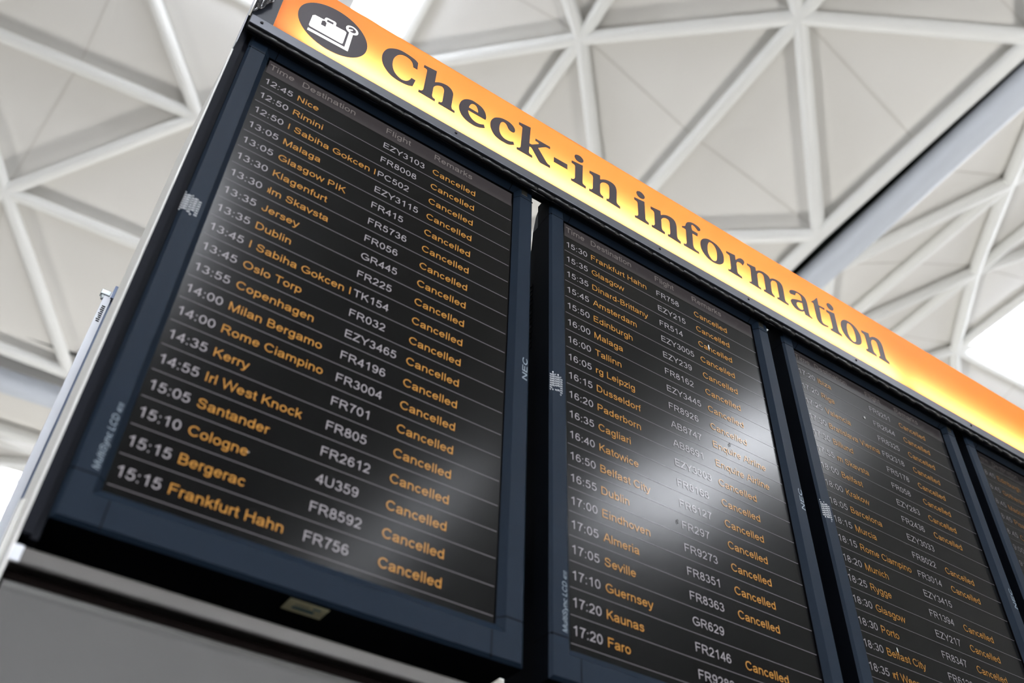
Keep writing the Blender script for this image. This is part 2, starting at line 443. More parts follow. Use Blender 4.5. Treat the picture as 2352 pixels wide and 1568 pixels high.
GLYPH={
'C':[[(0.2534,0.1952,1),(0.2476,0.2001),(0.2384,0.2029),(0.2265,0.2042),(0.2148,0.2038),(0.2043,0.1997),(0.1945,0.1918),(0.1877,0.1832),(0.1829,0.1711),(0.1805,0.1567),(0.1813,0.1418),(0.1846,0.1296),(0.1897,0.1203),(0.1980,0.1107),(0.2078,0.1049),(0.2201,0.1025),(0.2320,0.1031),(0.2430,0.1063),(0.2504,0.1108,1),(0.2542,0.1341,1),(0.2451,0.1345,1),(0.2428,0.1265),(0.2387,0.1186),(0.2329,0.1137),(0.2260,0.1120),(0.2185,0.1149),(0.2114,0.1210),(0.2062,0.1313),(0.2034,0.1452),(0.2035,0.1609),(0.2062,0.1733),(0.2113,0.1849),(0.2184,0.1923),(0.2269,0.1947),(0.2352,0.1929),(0.2409,0.1875),(0.2436,0.1802),(0.2451,0.1732,1),(0.2539,0.1731,1)]],
'h':[[(0.2665,0.2018,1),(0.2948,0.2054,1),(0.2939,0.1651,1),(0.3024,0.1724),(0.3118,0.1769),(0.3223,0.1776),(0.3303,0.1729),(0.3348,0.1650),(0.3358,0.1565,1),(0.3348,0.1184,1),(0.3362,0.1115),(0.3393,0.1097),(0.3432,0.1094,1),(0.3430,0.1026,1),(0.3070,0.1030,1),(0.3074,0.1102,1),(0.3111,0.1106),(0.3141,0.1143),(0.3150,0.1203,1),(0.3156,0.1548,1),(0.3139,0.1615),(0.3099,0.1649),(0.3041,0.1626),(0.2992,0.1584),(0.2947,0.1516),(0.2924,0.1442,1),(0.2920,0.1182,1),(0.2933,0.1130),(0.2960,0.1109),(0.2994,0.1104,1),(0.2992,0.1034,1),(0.2633,0.1044,1),(0.2636,0.1116,1),(0.2672,0.1119),(0.2708,0.1152),(0.2727,0.1216,1),(0.2743,0.1884,1),(0.2735,0.1920),(0.2707,0.1936),(0.2663,0.1936,1)]],
'e':[[(0.4087,0.1196,1),(0.3998,0.1141),(0.3913,0.1125),(0.3832,0.1149),(0.3771,0.1208),(0.3731,0.1286),(0.3715,0.1362,1),(0.3731,0.1380,1),(0.4111,0.1388,1),(0.4124,0.1425),(0.4122,0.1511),(0.4092,0.1626),(0.4035,0.1708),(0.3962,0.1751),(0.3873,0.1770),(0.3785,0.1773),(0.3706,0.1742),(0.3640,0.1692),(0.3577,0.1609),(0.3533,0.1504),(0.3513,0.1398),(0.3511,0.1309),(0.3533,0.1208),(0.3579,0.1111),(0.3641,0.1045),(0.3717,0.1008),(0.3803,0.0988),(0.3894,0.0989),(0.3989,0.1019),(0.4060,0.1062),(0.4113,0.1106,1)],[(0.3723,0.1474,1),(0.3741,0.1560),(0.3771,0.1635),(0.3803,0.1674),(0.3849,0.1687),(0.3891,0.1662),(0.3921,0.1600),(0.3935,0.1533),(0.3937,0.1473,1)]],
'c':[[(0.4777,0.1194,1),(0.4707,0.1149),(0.4637,0.1130),(0.4560,0.1134),(0.4500,0.1177),(0.4459,0.1246),(0.4440,0.1341),(0.4443,0.1465),(0.4460,0.1567),(0.4487,0.1629),(0.4527,0.1668),(0.4569,0.1669),(0.4607,0.1630),(0.4639,0.1561),(0.4671,0.1518),(0.4713,0.1501),(0.4755,0.1502),(0.4791,0.1527),(0.4807,0.1580),(0.4802,0.1637),(0.4773,0.1701),(0.4717,0.1750),(0.4643,0.1776),(0.4559,0.1775),(0.4476,0.1756),(0.4394,0.1708),(0.4325,0.1647),(0.4276,0.1567),(0.4240,0.1466),(0.4230,0.1363),(0.4242,0.1252),(0.4279,0.1155),(0.4329,0.1078),(0.4395,0.1032),(0.4478,0.1007),(0.4566,0.1004),(0.4647,0.1012),(0.4723,0.1048),(0.4800,0.1111,1)]],
'k':[[(0.4894,0.1981,1),(0.5182,0.2025,1),(0.5158,0.1458,1),(0.5211,0.1464),(0.5272,0.1514),(0.5382,0.1616,1),(0.5386,0.1651),(0.5359,0.1667),(0.5301,0.1670,1),(0.5303,0.1741,1),(0.5670,0.1750,1),(0.5668,0.1673,1),(0.5593,0.1668),(0.5539,0.1637),(0.5370,0.1475,1),(0.5577,0.1154,1),(0.5612,0.1121),(0.5668,0.1105,1),(0.5668,0.1032,1),(0.5428,0.1019,1),(0.5392,0.1051,1),(0.5240,0.1314,1),(0.5204,0.1359),(0.5160,0.1360,1),(0.5150,0.1168,1),(0.5164,0.1118),(0.5234,0.1095,1),(0.5234,0.1026,1),(0.4863,0.1022,1),(0.4862,0.1088,1),(0.4905,0.1104),(0.4938,0.1138),(0.4954,0.1193,1),(0.4980,0.1842,1),(0.4968,0.1882),(0.4894,0.1904,1)]],
'-':[[(0.5766,0.1476,1),(0.6103,0.1488,1),(0.6099,0.1324,1),(0.5762,0.1319,1)]],
'i':[[(0.6218,0.1723,1),(0.6506,0.1767,1),(0.6479,0.1202,1),(0.6491,0.1138),(0.6563,0.1103,1),(0.6559,0.1031,1),(0.6187,0.1029,1),(0.6188,0.1096,1),(0.6229,0.1103),(0.6271,0.1147),(0.6289,0.1209,1),(0.6303,0.1570,1),(0.6291,0.1629),(0.6214,0.1650,1)],[(0.6327,0.2013),(0.6399,0.2051),(0.6474,0.2034),(0.6525,0.1971),(0.6518,0.1896),(0.6469,0.1841),(0.6393,0.1823),(0.6328,0.1854),(0.6297,0.1931),(0.6308,0.1984)]],
'n':[[(0.6680,0.1733,1),(0.6958,0.1778,1),(0.6954,0.1637,1),(0.7043,0.1707),(0.7141,0.1755),(0.7258,0.1768),(0.7343,0.1732),(0.7382,0.1649),(0.7389,0.1531,1),(0.7365,0.1208,1),(0.7379,0.1135),(0.7453,0.1092,1),(0.7446,0.1016,1),(0.7090,0.1038,1),(0.7097,0.1108,1),(0.7137,0.1114),(0.7162,0.1157,1),(0.7176,0.1227,1),(0.7193,0.1545,1),(0.7173,0.1616),(0.7116,0.1636),(0.7048,0.1609),(0.6988,0.1551),(0.6946,0.1470,1),(0.6932,0.1191,1),(0.6950,0.1132),(0.7009,0.1104,1),(0.7006,0.1032,1),(0.6645,0.1032,1),(0.6648,0.1100,1),(0.6697,0.1113),(0.6731,0.1157),(0.6746,0.1209,1),(0.6766,0.1568,1),(0.6749,0.1630),(0.6675,0.1653,1)]],
'f':[[(0.9186,0.1034,1),(0.9185,0.1099,1),(0.9234,0.1109),(0.9266,0.1142,1),(0.9286,0.1205,1),(0.9314,0.1627,1),(0.9299,0.1656),(0.9212,0.1652,1),(0.9211,0.1697,1),(0.9264,0.1726),(0.9318,0.1772,1),(0.9338,0.1849),(0.9376,0.1922),(0.9444,0.1990),(0.9528,0.2034),(0.9628,0.2046),(0.9723,0.2026),(0.9776,0.1982),(0.9773,0.1921),(0.9733,0.1882),(0.9692,0.1871),(0.9658,0.1911),(0.9614,0.1950),(0.9558,0.1968),(0.9519,0.1929),(0.9505,0.1862),(0.9515,0.1754,1),(0.9678,0.1758,1),(0.9655,0.1646,1),(0.9505,0.1645,1),(0.9474,0.1244,1),(0.9486,0.1152),(0.9537,0.1110),(0.9617,0.1097,1),(0.9617,0.1031,1)]],
'o':[[(0.9877,0.1723),(0.9983,0.1773),(1.0112,0.1775),(1.0237,0.1745),(1.0333,0.1662),(1.0391,0.1532),(1.0386,0.1350),(1.0343,0.1211),(1.0252,0.1106),(1.0145,0.1050),(1.0006,0.1031),(0.9876,0.1066),(0.9774,0.1157),(0.9715,0.1283),(0.9710,0.1436),(0.9740,0.1557),(0.9798,0.1653)],[(1.0015,0.1692),(1.0091,0.1704),(1.0153,0.1655),(1.0190,0.1544),(1.0191,0.1400),(1.0165,0.1250),(1.0126,0.1147),(1.0065,0.1099),(0.9998,0.1101),(0.9940,0.1168),(0.9908,0.1279),(0.9916,0.1440),(0.9955,0.1590)]],
'r':[[(1.0517,0.1725,1),(1.0789,0.1761,1),(1.0780,0.1597,1),(1.0866,0.1698),(1.0960,0.1768),(1.1028,0.1767),(1.1062,0.1729),(1.1059,0.1674),(1.0995,0.1553,1),(1.0965,0.1575),(1.0901,0.1593),(1.0827,0.1560),(1.0781,0.1471,1),(1.0763,0.1208,1),(1.0778,0.1145),(1.0884,0.1103,1),(1.0879,0.1041,1),(1.0467,0.1048,1),(1.0474,0.1110,1),(1.0520,0.1111),(1.0556,0.1148,1),(1.0579,0.1222,1),(1.0601,0.1562,1),(1.0598,0.1635),(1.0510,0.1667,1)]],
'm':[[(1.1151,0.1726,1),(1.1419,0.1756,1),(1.1412,0.1631,1),(1.1529,0.1716),(1.1648,0.1752),(1.1757,0.1739),(1.1832,0.1696),(1.1847,0.1638,1),(1.1949,0.1714),(1.2069,0.1748),(1.2180,0.1734),(1.2247,0.1656),(1.2252,0.1525,1),(1.2230,0.1216,1),(1.2239,0.1134),(1.2321,0.1097,1),(1.2307,0.1038,1),(1.1962,0.1053,1),(1.1969,0.1116,1),(1.2012,0.1120),(1.2046,0.1177,1),(1.2073,0.1607,1),(1.2056,0.1657),(1.1994,0.1663),(1.1913,0.1616),(1.1848,0.1511,1),(1.1814,0.1195,1),(1.1827,0.1130),(1.1880,0.1091,1),(1.1868,0.1037,1),(1.1542,0.1049,1),(1.1548,0.1111,1),(1.1590,0.1115),(1.1621,0.1178,1),(1.1650,0.1566,1),(1.1632,0.1644),(1.1573,0.1659),(1.1495,0.1620),(1.1428,0.1529,1),(1.1392,0.1181,1),(1.1398,0.1113),(1.1462,0.1095,1),(1.1455,0.1039,1),(1.1106,0.1054,1),(1.1104,0.1096,1),(1.1154,0.1113),(1.1189,0.1171,1),(1.1234,0.1569,1),(1.1223,0.1637),(1.1147,0.1671,1)]],
'a':[[(1.2470,0.1620),(1.2503,0.1668),(1.2592,0.1723),(1.2708,0.1756),(1.2851,0.1759),(1.2963,0.1725),(1.3010,0.1653),(1.3024,0.1538),(1.3015,0.1377),(1.3005,0.1196,1),(1.3014,0.1124),(1.3079,0.1087,1),(1.3069,0.1049,1),(1.2847,0.1064,1),(1.2834,0.1160,1),(1.2775,0.1116),(1.2680,0.1079),(1.2562,0.1074),(1.2472,0.1139),(1.2431,0.1235),(1.2434,0.1292),(1.2494,0.1364),(1.2592,0.1416),(1.2724,0.1468),(1.2840,0.1499,1),(1.2855,0.1581),(1.2850,0.1668),(1.2805,0.1708),(1.2753,0.1715),(1.2689,0.1676,1),(1.2648,0.1578,1),(1.2561,0.1553),(1.2494,0.1539),(1.2462,0.1564)],[(1.2715,0.1391),(1.2845,0.1436,1),(1.2829,0.1244,1),(1.2806,0.1198),(1.2743,0.1160),(1.2671,0.1172),(1.2621,0.1229),(1.2622,0.1295),(1.2663,0.1353)]],
't':[[(1.3442,0.1967,1),(1.3473,0.1981,1),(1.3456,0.1731,1),(1.3655,0.1744,1),(1.3643,0.1680,1),(1.3467,0.1671,1),(1.3421,0.1222,1),(1.3432,0.1141),(1.3501,0.1116),(1.3615,0.1127,1),(1.3602,0.1082,1),(1.3448,0.1042),(1.3333,0.1062),(1.3265,0.1130),(1.3255,0.1256,1),(1.3275,0.1656,1),(1.3263,0.1694),(1.3203,0.1697,1),(1.3206,0.1710,1),(1.3318,0.1818)]],
}
PICTO={
'suitcase':[(0.0374,0.1495),(0.0413,0.1552,1),(0.0597,0.1570,1),(0.0600,0.1627),(0.0617,0.1669),(0.0648,0.1686,1),(0.0789,0.1703,1),(0.0819,0.1680),(0.0823,0.1645,1),(0.0826,0.1576,1),(0.1008,0.1592,1),(0.1041,0.1572),(0.1047,0.1533,1),(0.1037,0.1207,1),(0.1032,0.1164),(0.1002,0.1142,1),(0.0394,0.1123,1),(0.0369,0.1149),(0.0365,0.1190,1),(0.0374,0.1472,1)],
'hole':[(0.0648,0.1629,1),(0.0773,0.1640,1),(0.0773,0.1575,1),(0.0647,0.1561,1)],
'tag':[(0.0562,0.1502,1),(0.0610,0.1543,1),(0.0652,0.1501,1),(0.0654,0.1370,1),(0.0562,0.1363,1)],
'scale':[(0.0366,0.1053,1),(0.1082,0.1092,1),(0.1093,0.1610,1),(0.1119,0.1621,1),(0.1172,0.1622,1),(0.1161,0.1016,1),(0.0365,0.0974,1)],
'needle':[(0.1061,0.1715,1),(0.1148,0.1766,1),(0.1149,0.1732,1),(0.1076,0.1666,1)],
}

# ------------------------------------------------------------------ setting: floor and vaulted ceiling
fl = MB()
fl.box(-60, 60, -60, 60, -0.2, 0.0, M['floor'])
tag(fl.build('floor'), 'dark terrazzo concourse floor', None, kind='structure')

TH = math.radians(-4.425)
CT, ST = math.cos(TH), math.sin(TH)
XR, YB, S = 6.784, 12.087, 1.717
GX, GY = 0.25 * S, 1.25 * S
HR = [9.0, 10.033, 10.935, 11.52, 11.8]
def roof(x, y, z):
    return Vector((CAM_P[0] + CT * x - ST * y, CAM_P[1] + ST * x + CT * y, CAM_P[2] + z))
def pix(P):
    q = Vector(P) - Vector(CAM_P)
    d = q.dot(_F)
    if d < 0.1:
        return None
    return (1176 + 2196.39 * q.dot(_X) / d, 784 + 2196.39 * q.dot(_D) / d)
def seen(a, b):
    for k in range(9):
        p_ = pix(a.lerp(b, k / 8))
        if p_ and -60 < p_[0] < 2412 and -60 < p_[1] < 1628:
            return True
    return False
FIX = {(2, 4): (3.452, 4.980, 10.935), (1, 5): (5.135, 3.127, 10.033), (0, 4): (6.710, 4.845, 9.0),
       (4, 2): (-0.379, 8.546, 10.935), (5, 1): (-2.263, 10.289, 10.033), (4, 0): (-0.705, 12.281, 9.0)}
L8 = 8 * S

def shell_geo(a, b):
    """node positions for the vault in column a, row b (0, 0 is the one straight above)"""
    def node(i, j):
        r = min(i, j, 8 - i, 8 - j)
        if (a, b) == (0, 0) and (i, j) in FIX:
            return roof(*FIX[(i, j)])
        x = XR - i * S if a == 0 else (XR + GX + i * S if a == 1 else XR - L8 - GX - i * S)
        y = YB - j * S if b == 0 else (YB + GY + j * S if b == 1 else YB - L8 - 0.55 * S - j * S)
        return roof(x, y, HR[r])
    return node

def make_shell(a, b, label):
    node = shell_geo(a, b)
    nodes = [(i, j) for i in range(9) for j in range(9) if (i + j) % 2 == 0]
    segs = []
    for i, j in nodes:
        for di in (1,):
            for dj in (1, -1):
                if 0 <= i + di <= 8 and 0 <= j + dj <= 8:
                    segs.append(((i, j), (i + di, j + dj)))
    for r in range(4):
        e = 8 - r
        for k in range(r, e, 2):
            segs += [((r, k), (r, k + 2)), ((e, k), (e, k + 2)), ((k, r), (k + 2, r)), ((k, e), (k + 2, e))]
    tris = []
    for r in range(4):
        e = 8 - r
        def side(k, d, which):
            return {0: (d, k), 1: (8 - d, k), 2: (k, d), 3: (k, 8 - d)}[which]
        for w in range(4):
            for k in range(r, e, 2):
                tris.append((side(k, r, w), side(k + 2, r, w), side(k + 1, r + 1, w), r))
            for k in range(r + 1, e - 1, 2):
                tris.append((side(k, r + 1, w), side(k + 2, r + 1, w), side(k + 1, r, w), r))
    pm, jm = MB(), MB()
    panes = []
    up = Vector((0, 0, 0.11))
    for A, B, C, r in tris:
        pa, pb, pc = node(*A) + up, node(*B) + up, node(*C) + up
        reflection_panes = {frozenset(((3, 3), (3, 5), (2, 4))), frozenset(((3, 3), (3, 5), (4, 4))), frozenset(((2, 2), (4, 2), (3, 3)))}  # panes of one unseen vault, arranged to shape reflections on the screens
        if (frozenset((A, B, C)) in reflection_panes) if (a, b) == (1, -1) else r == 3:
            panes.append((pa, pb, pc))
            continue
        n = (pb - pa).cross(pc - pa).normalized()
        if n.z < 0:
            pa, pb = pb, pa
            n = -n
        t = n * 0.08
        pm.add([pa, pb, pc, pa + t, pb + t, pc + t], [(0, 2, 1), (3, 4, 5), (0, 1, 4, 3), (1, 2, 5, 4), (2, 0, 3, 5)], M['ceiling'])
        mid = (pa + pb) / 2
        d = (pc - mid).normalized()
        s_ = d.cross(n).normalized() * 0.011
        lo = n * -0.006
        q0, q1 = mid + d * 0.05, pc - d * 0.05
        jm.add([q0 - s_ + lo, q0 + s_ + lo, q1 + s_ + lo, q1 - s_ + lo, q0 - s_ + t, q0 + s_ + t, q1 + s_ + t, q1 - s_ + t],
               [(0, 3, 2, 1), (4, 5, 6, 7), (0, 1, 5, 4), (1, 2, 6, 5), (2, 3, 7, 6), (3, 0, 4, 7)], M['joint'])
    root = pm.build('ceiling')
    tag(root, label, None, kind='structure')
    jm.build('panel_joint', root)
    for tri in panes:
        gp = MB()
        t = Vector((0, 0, 0.03))
        gp.add(list(tri), [(0, 2, 1)], M['glass'] if b < 0 else M['glass_dimmed'])
        gp.tube(tri[0], tri[1], 0.03, M['tube'], 8)
        gp.build('skylight_pane', root)
    # daylight reflector hung under the rooflight
    cx_ = [node(4 + di, 4 + dj) for di, dj in ((-1, -1), (1, -1), (1, 1), (-1, 1))]
    mid = sum(cx_, Vector((0, 0, 0))) / 4
    rf = MB()
    rim = [mid + (p_ - mid) * 0.52 + Vector((0, 0, -0.75)) for p_ in cx_]
    apex = mid + Vector((0, 0, -0.95))
    rf.add(rim + [apex] + [p_ + Vector((0, 0, 0.03)) for p_ in rim] + [apex + Vector((0, 0, 0.03))],
           [(k, 4, (k + 1) % 4) for k in range(4)] + [(5 + k, 5 + (k + 1) % 4, 9) for k in range(4)] + [(k, (k + 1) % 4, 5 + (k + 1) % 4, 5 + k) for k in range(4)], M['reflector'])
    for p_, q_ in zip(rim, cx_):
        rf.tube(p_, mid + (q_ - mid) * 0.9 + Vector((0, 0, 0.02)), 0.012, M['tube'], 6)
    rf.build('daylight_reflector', root)
    rest = MB()
    for s0, s1 in segs:
        p0, p1 = node(*s0), node(*s1)
        ring = min(min(s0[0], s0[1], 8 - s0[0], 8 - s0[1]), min(s1[0], s1[1], 8 - s1[0], 8 - s1[1]))
        inner = ring >= 3 and s0 != s1
        if seen(p0, p1):
            tb = MB()
            tb.tube(p0, p1, 0.086, M['tube'], 18, caps=False)
            tb.ball(p0, 0.087, M['tube'], 6)
            tb.ball(p1, 0.087, M['tube'], 6)
            tb.build('lattice_tube', root)
        else:
            rest.tube(p0, p1, 0.086, M['tube'], 10, caps=False)
    if rest.v:
        rest.build('lattice_tube', root)['kind'] = 'stuff'
    return root

make_shell(0, 0, 'large pale triangulated ceiling vault directly above the departure board')
make_shell(1, 0, 'pale ceiling vault seen at a low angle beyond the grey beam at right')
make_shell(0, 1, 'pale ceiling vault beyond the grey beam at far left, low in the photo')
make_shell(1, 1, 'ceiling vault behind the departure board')
make_shell(0, -1, 'ceiling vault behind the viewer')
make_shell(1, -1, 'ceiling vault behind the viewer to the right')
make_shell(-1, 0, 'ceiling vault to the left')
make_shell(-1, 1, 'ceiling vault to the far left')
make_shell(-1, -1, 'ceiling vault behind the viewer to the left')

def flat_strip(name, x0, x1, y0, y1, z0, z1, m, label):
    b = MB()
    vs = [roof(x, y, z) for z in (z0, z1) for y in (y0, y1) for x in (x0, x1)]
    b.add(vs, [(0, 2, 3, 1), (4, 5, 7, 6), (0, 1, 5, 4), (2, 6, 7, 3), (0, 4, 6, 2), (1, 3, 7, 5)], m)
    return tag(b.build(name), label, None, kind='structure')
# concourse walls
WX0, WX1, WY0, WY1 = XR - 2 * L8 - GX, XR + GX + L8, YB - 2 * L8 - 0.55 * S, YB + GY + L8
flat_strip('wall_left', WX0 - 0.3, WX0, WY0, WY1, -1.6, 9.4, M['wall'], 'pale left concourse wall')
flat_strip('wall_right', WX1, WX1 + 0.3, WY0, WY1, -1.6, 9.4, M['wall'], 'pale right concourse wall')
flat_strip('wall_front', WX0, WX1, WY0 - 0.3, WY0, -1.6, 0.6, M['wall'], 'pale concourse wall behind the viewer')
flat_strip('trim_6', WX0, WX1, WY0 - 0.3, WY0, 6.6, 9.4, M['wall'], 'pale band above the glazed wall behind the viewer')
wg = MB()
wg.add([roof(WX0, WY0 - 0.1, 0.6), roof(WX1, WY0 - 0.1, 0.6), roof(WX1, WY0 - 0.1, 6.6), roof(WX0, WY0 - 0.1, 6.6)], [(0, 1, 2, 3)], M['glass_wall'])
for k in range(15):
    x = WX0 + (WX1 - WX0) * k / 14
    wg.tube(roof(x, WY0 - 0.1, 0.6), roof(x, WY0 - 0.1, 6.6), 0.06, M['tube'], 8)
tag(wg.build('window_1'), 'tinted glazed wall behind the viewer', None, kind='structure')
flat_strip('wall_back', WX0, WX1, WY1, WY1 + 0.3, -1.6, 9.4, M['wall'], 'pale concourse wall beyond the board')
# strips closing the gaps between vaults; the dark ones paint in shade
flat_strip('trim_1', XR - 0.02, XR + GX, YB - 1.5 * L8, YB + GY + L8, 9.13, 9.25, M['vault_gap_shade'], 'dark strip painted as shade in the gap beside the right-hand vault edge')
flat_strip('trim_2', XR - L8 - GX, XR - L8, YB - 1.5 * L8, YB + GY + L8, 9.13, 9.25, M['vault_gap_shade'], 'dark strip painted as gap shade left of the vault overhead')
flat_strip('trim_3', XR - 2 * L8, XR + L8, YB - L8 - 0.55 * S, YB - L8, 9.13, 9.25, M['vault_gap_shade'], 'dark strip painted as gap shade behind the viewer')
flat_strip('trim_4', XR - 2 * L8, XR + 1.5 * L8, YB + 0.3, YB + GY, 9.16, 9.25, M['ceiling'], 'flat pale strip between the vaults at far left')
flat_strip('trim_5', XR - 2 * L8, XR + 1.5 * L8, YB - 0.02, YB + 0.3, 9.2, 9.29, M['vault_gap_shade'], 'dark strip painted as gap shade above the far vault edge')

def roof_beam(p0, p1, label):
    t = thing('roof_beam', roof(*p0), label, 'beam')
    b = MB()
    o = roof(*p0)
    a1 = roof(*p1) - o
    b.tube((0, 0, 0), a1, 0.175, M['beam'], 32)
    b.build('beam_tube', t)
    n = int(a1.length / (2 * S))
    for k in range(1, n):
        q = a1 * (k / n)
        c_ = MB()
        c_.tube(q + Vector((0, 0, 0.05)), q + Vector((0, 0, 0.36)), 0.035, M['tube'], 12)
        c_.build('hanger', t)
    return t
roof_beam((XR + 0.29, YB - 1.2 * L8, 8.92), (XR + 0.29, YB + 0.4, 8.92), 'thick grey steel tube running along the right ceiling edge above the orange sign')
roof_beam((XR - 1.6 * L8, YB + 0.66, 8.86), (XR + 0.5, YB + 0.66, 8.86), 'thick grey steel tube crossing the ceiling at far left beside the board')

# ------------------------------------------------------------------ flight information screens
W, H = 0.498, 0.8856
PX = [0.0, 0.6225, 1.2480, 1.8720]
D, BO = 0.0122, 0.0122              # front of the bezel before the glass, opening margin
MT, MBT = 0.0123, 0.0142
OL, OT, OB = 0.0421, 0.052, 0.0522
ZH, RP = 0.0372, 0.0419

def frame_loop(mb, l, r, t, b, y, l2, r2, t2, b2, y2, m):
    """ring of four quads between two rectangles"""
    A = [(l, y, b), (r, y, b), (r, y, t), (l, y, t)]
    B = [(l2, y2, b2), (r2, y2, b2), (r2, y2, t2), (l2, y2, t2)]
    mb.add(A + B, [(k, (k + 1) % 4, 4 + (k + 1) % 4, 4 + k) for k in range(4)], m)

def make_screen(k, rows, label, wcol, ocol, dim, left_cut=False):
    root = thing('flight_information_screen', (PX[k], 0, Z0), label, 'screen', 'flight information screens in a row')
    # bezel: chamfered outside, flat front, bevel sinking to the glass
    b = MB()
    bz = M['bezel']
    ch = 0.0045
    outer = (-OL, W + OL, OT, -H - OB)
    yb = 0.03
    frame_loop(b, outer[0], outer[1], outer[2], outer[3], yb, outer[0], outer[1], outer[2], outer[3], -D + ch, M['shell'])  # side walls near-black: shade between the screens put into the colour
    frame_loop(b, outer[0], outer[1], outer[2], outer[3], -D + ch, outer[0] + ch, outer[1] - ch, outer[2] - ch, outer[3] + ch, -D, bz)
    frame_loop(b, outer[0] + ch, outer[1] - ch, outer[2] - ch, outer[3] + ch, -D, -BO, W + BO, MT, -H - MBT, -D, bz)
    frame_loop(b, -BO, W + BO, MT, -H - MBT, -D, -0.0035, W + 0.0035, 0.0045, -H - 0.001, -0.002, bz)
    frame_loop(b, -0.0035, W + 0.0035, 0.0045, -H - 0.001, -0.002, -0.0035, W + 0.0035, 0.0045, -H - 0.001, 0.004, M['bezel_dark'])
    sm = b
    g, h = 0.0007, 0.00025
    dk = M['bezel_dark']
    for z in (-0.0096, -H - 0.0087 + 0.0175):
        pass
    for z in (-0.0096, -H + 0.0088):
        for xa, xb in ((-OL + 0.001, -BO), (W + BO, W + OL - 0.001)):
            sm.box(xa, xb, -D - h, -D + 0.001, z - g, z + g, dk)
        for s_, x0 in ((-1, -BO), (1, W + BO)):
            x1 = -0.0035 if s_ < 0 else W + 0.0035
            sm.add([(x0, -D - h, z - g), (x0, -D - h, z + g), (x1, -0.002 - h, z + g), (x1, -0.002 - h, z - g)], [(0, 1, 2, 3), (3, 2, 1, 0)], dk)
        s_ = -1
        sm.box(-OL - h, -OL + 0.001, -D + 0.003, 0.03, z - g, z + g, dk)
    for x in (0.0076, W - 0.0076):
        sm.box(x - g, x + g, -D - h, -D + 0.001, MT, OT - 0.001, dk)
        sm.box(x - g, x + g, -D - h, -D + 0.001, -H - OB + 0.001, -H - MBT, dk)
        sm.add([(x - g, -D - h, MT), (x + g, -D - h, MT), (x + g, -0.002 - h, 0.0045), (x - g, -0.002 - h, 0.0045)], [(0, 1, 2, 3), (3, 2, 1, 0)], dk)
    b.build('bezel', root)
    # rear shell: full-width rim, then a body whose upper corners are cut away
    r = MB()
    xs = (-OL + 0.004, W + OL - 0.004)
    prof = [(0.03, -0.004), (0.0525, -0.004), (0.057, -0.05), (0.10, -0.14), (0.115, -0.18), (0.115, -H + 0.1), (0.10, -H - OB + 0.004), (0.03, -H - OB + 0.004)]
    n = len(prof)
    r.add([(xs[0], y, z) for y, z in prof] + [(xs[1], y, z) for y, z in prof],
          [tuple(reversed(range(n))), tuple(range(n, 2 * n))] + [(i, (i + 1) % n, n + (i + 1) % n, n + i) for i in range(n)], M['shell'])
    rc = MB()  # top of the rear shell in a lighter colour, painting in ceiling light
    pr = [(0.03, OT - 0.002), (0.0375, 0.044), (0.0435, 0.034), (0.0475, 0.018), (0.0525, -0.004), (0.03, -0.004)]
    n = len(pr)
    rc.add([(xs[0], y, z) for y, z in pr] + [(xs[1], y, z) for y, z in pr],
           [tuple(reversed(range(n))), tuple(range(n, 2 * n))] + [(i, (i + 1) % n, n + (i + 1) % n, n + i) for i in range(n)], M['bezel'])
    rc.build('lit_shell_top', root)
    for q in range(14):
        z = -0.16 - q * 0.012
        r.box(xs[0] - 0.0012, xs[0] + 0.001, 0.05, 0.1, z, z + 0.006, M['bezel_dark'])
    r.build('rear_shell', root)
    # display
    l = MB()
    l.box(-0.004, W + 0.004, 0.0, 0.02, -H - 0.004, 0.005, M['lcd'])
    lcd = l.build('display_panel', root)
    TW = emis_text('screen_white_%s' % 'abcd'[k], wcol, dim)
    TO = emis_text('screen_amber_%s' % 'abcd'[k], ocol, dim)
    TL = emis_text('screen_line_%s' % 'abcd'[k], (0.16, 0.15, 0.165), dim)
    TH_ = emis_text('screen_header_%s' % 'abcd'[k], (0.048, 0.042, 0.044), dim)
    TT = emis_text('screen_header_text_%s' % 'abcd'[k], (0.19, 0.17, 0.165), dim)
    hb = MB()
    hb.box(0.0, W, -0.0005, 0.001, -ZH, 0.0, TH_)
    for s, x, w in (('Time', 0.0035, 0.045), ('Destination', 0.0645, 0.1015), ('Flight', 0.2285, 0.050), ('Remarks', 0.3285, 0.081)):
        put_text(hb, s, x, -0.0235, 0.0147, -0.0008, TT, width=w)
    hb.build('header_bar', lcd)
    for i, (t_, d_, f_, r_) in enumerate(rows):
        rb = MB()
        zl = -ZH - RP * (i + 1)
        rb.box(0.0, W, -0.0004, 0.001, zl - 0.0005, zl + 0.0005, TL)
        zb_ = zl + 0.0125
        if t_: put_text(rb, t_, 0.0045, zb_, 0.0147, -0.0006, TW, width=0.0495)
        if d_:
            if d_[0] == '|':       # first letter half cut off by the column edge
                put_text(rb, d_[1:], 0.0665, zb_, 0.0147, -0.0006, TO)
                rb.add([(0.0635 + 0.0022 * math.cos(t), -0.0006, zb_ + 0.0055 + 0.0052 * math.sin(t)) for t in [math.pi * (-0.5 + q / 6) for q in range(7)]] +
                       [(0.0635 + 0.0004 * math.cos(t), -0.0006, zb_ + 0.0055 + 0.0037 * math.sin(t)) for t in [math.pi * (-0.5 + q / 6) for q in range(7)]],
                       [(q, q + 1, q + 8, q + 7) for q in range(6)], TO)
            else:
                put_text(rb, d_, 0.0635, zb_, 0.0147, -0.0006, TO, width=DESTW.get(d_))
        if f_: put_text(rb, f_, 0.2285, zb_, 0.0147, -0.0006, TW)
        if r_: put_text(rb, r_, 0.3285, zb_, 0.0147, -0.0006, TO, width=0.0905 if r_ == 'Cancelled' else None)
        rb.build('flight_row', lcd)
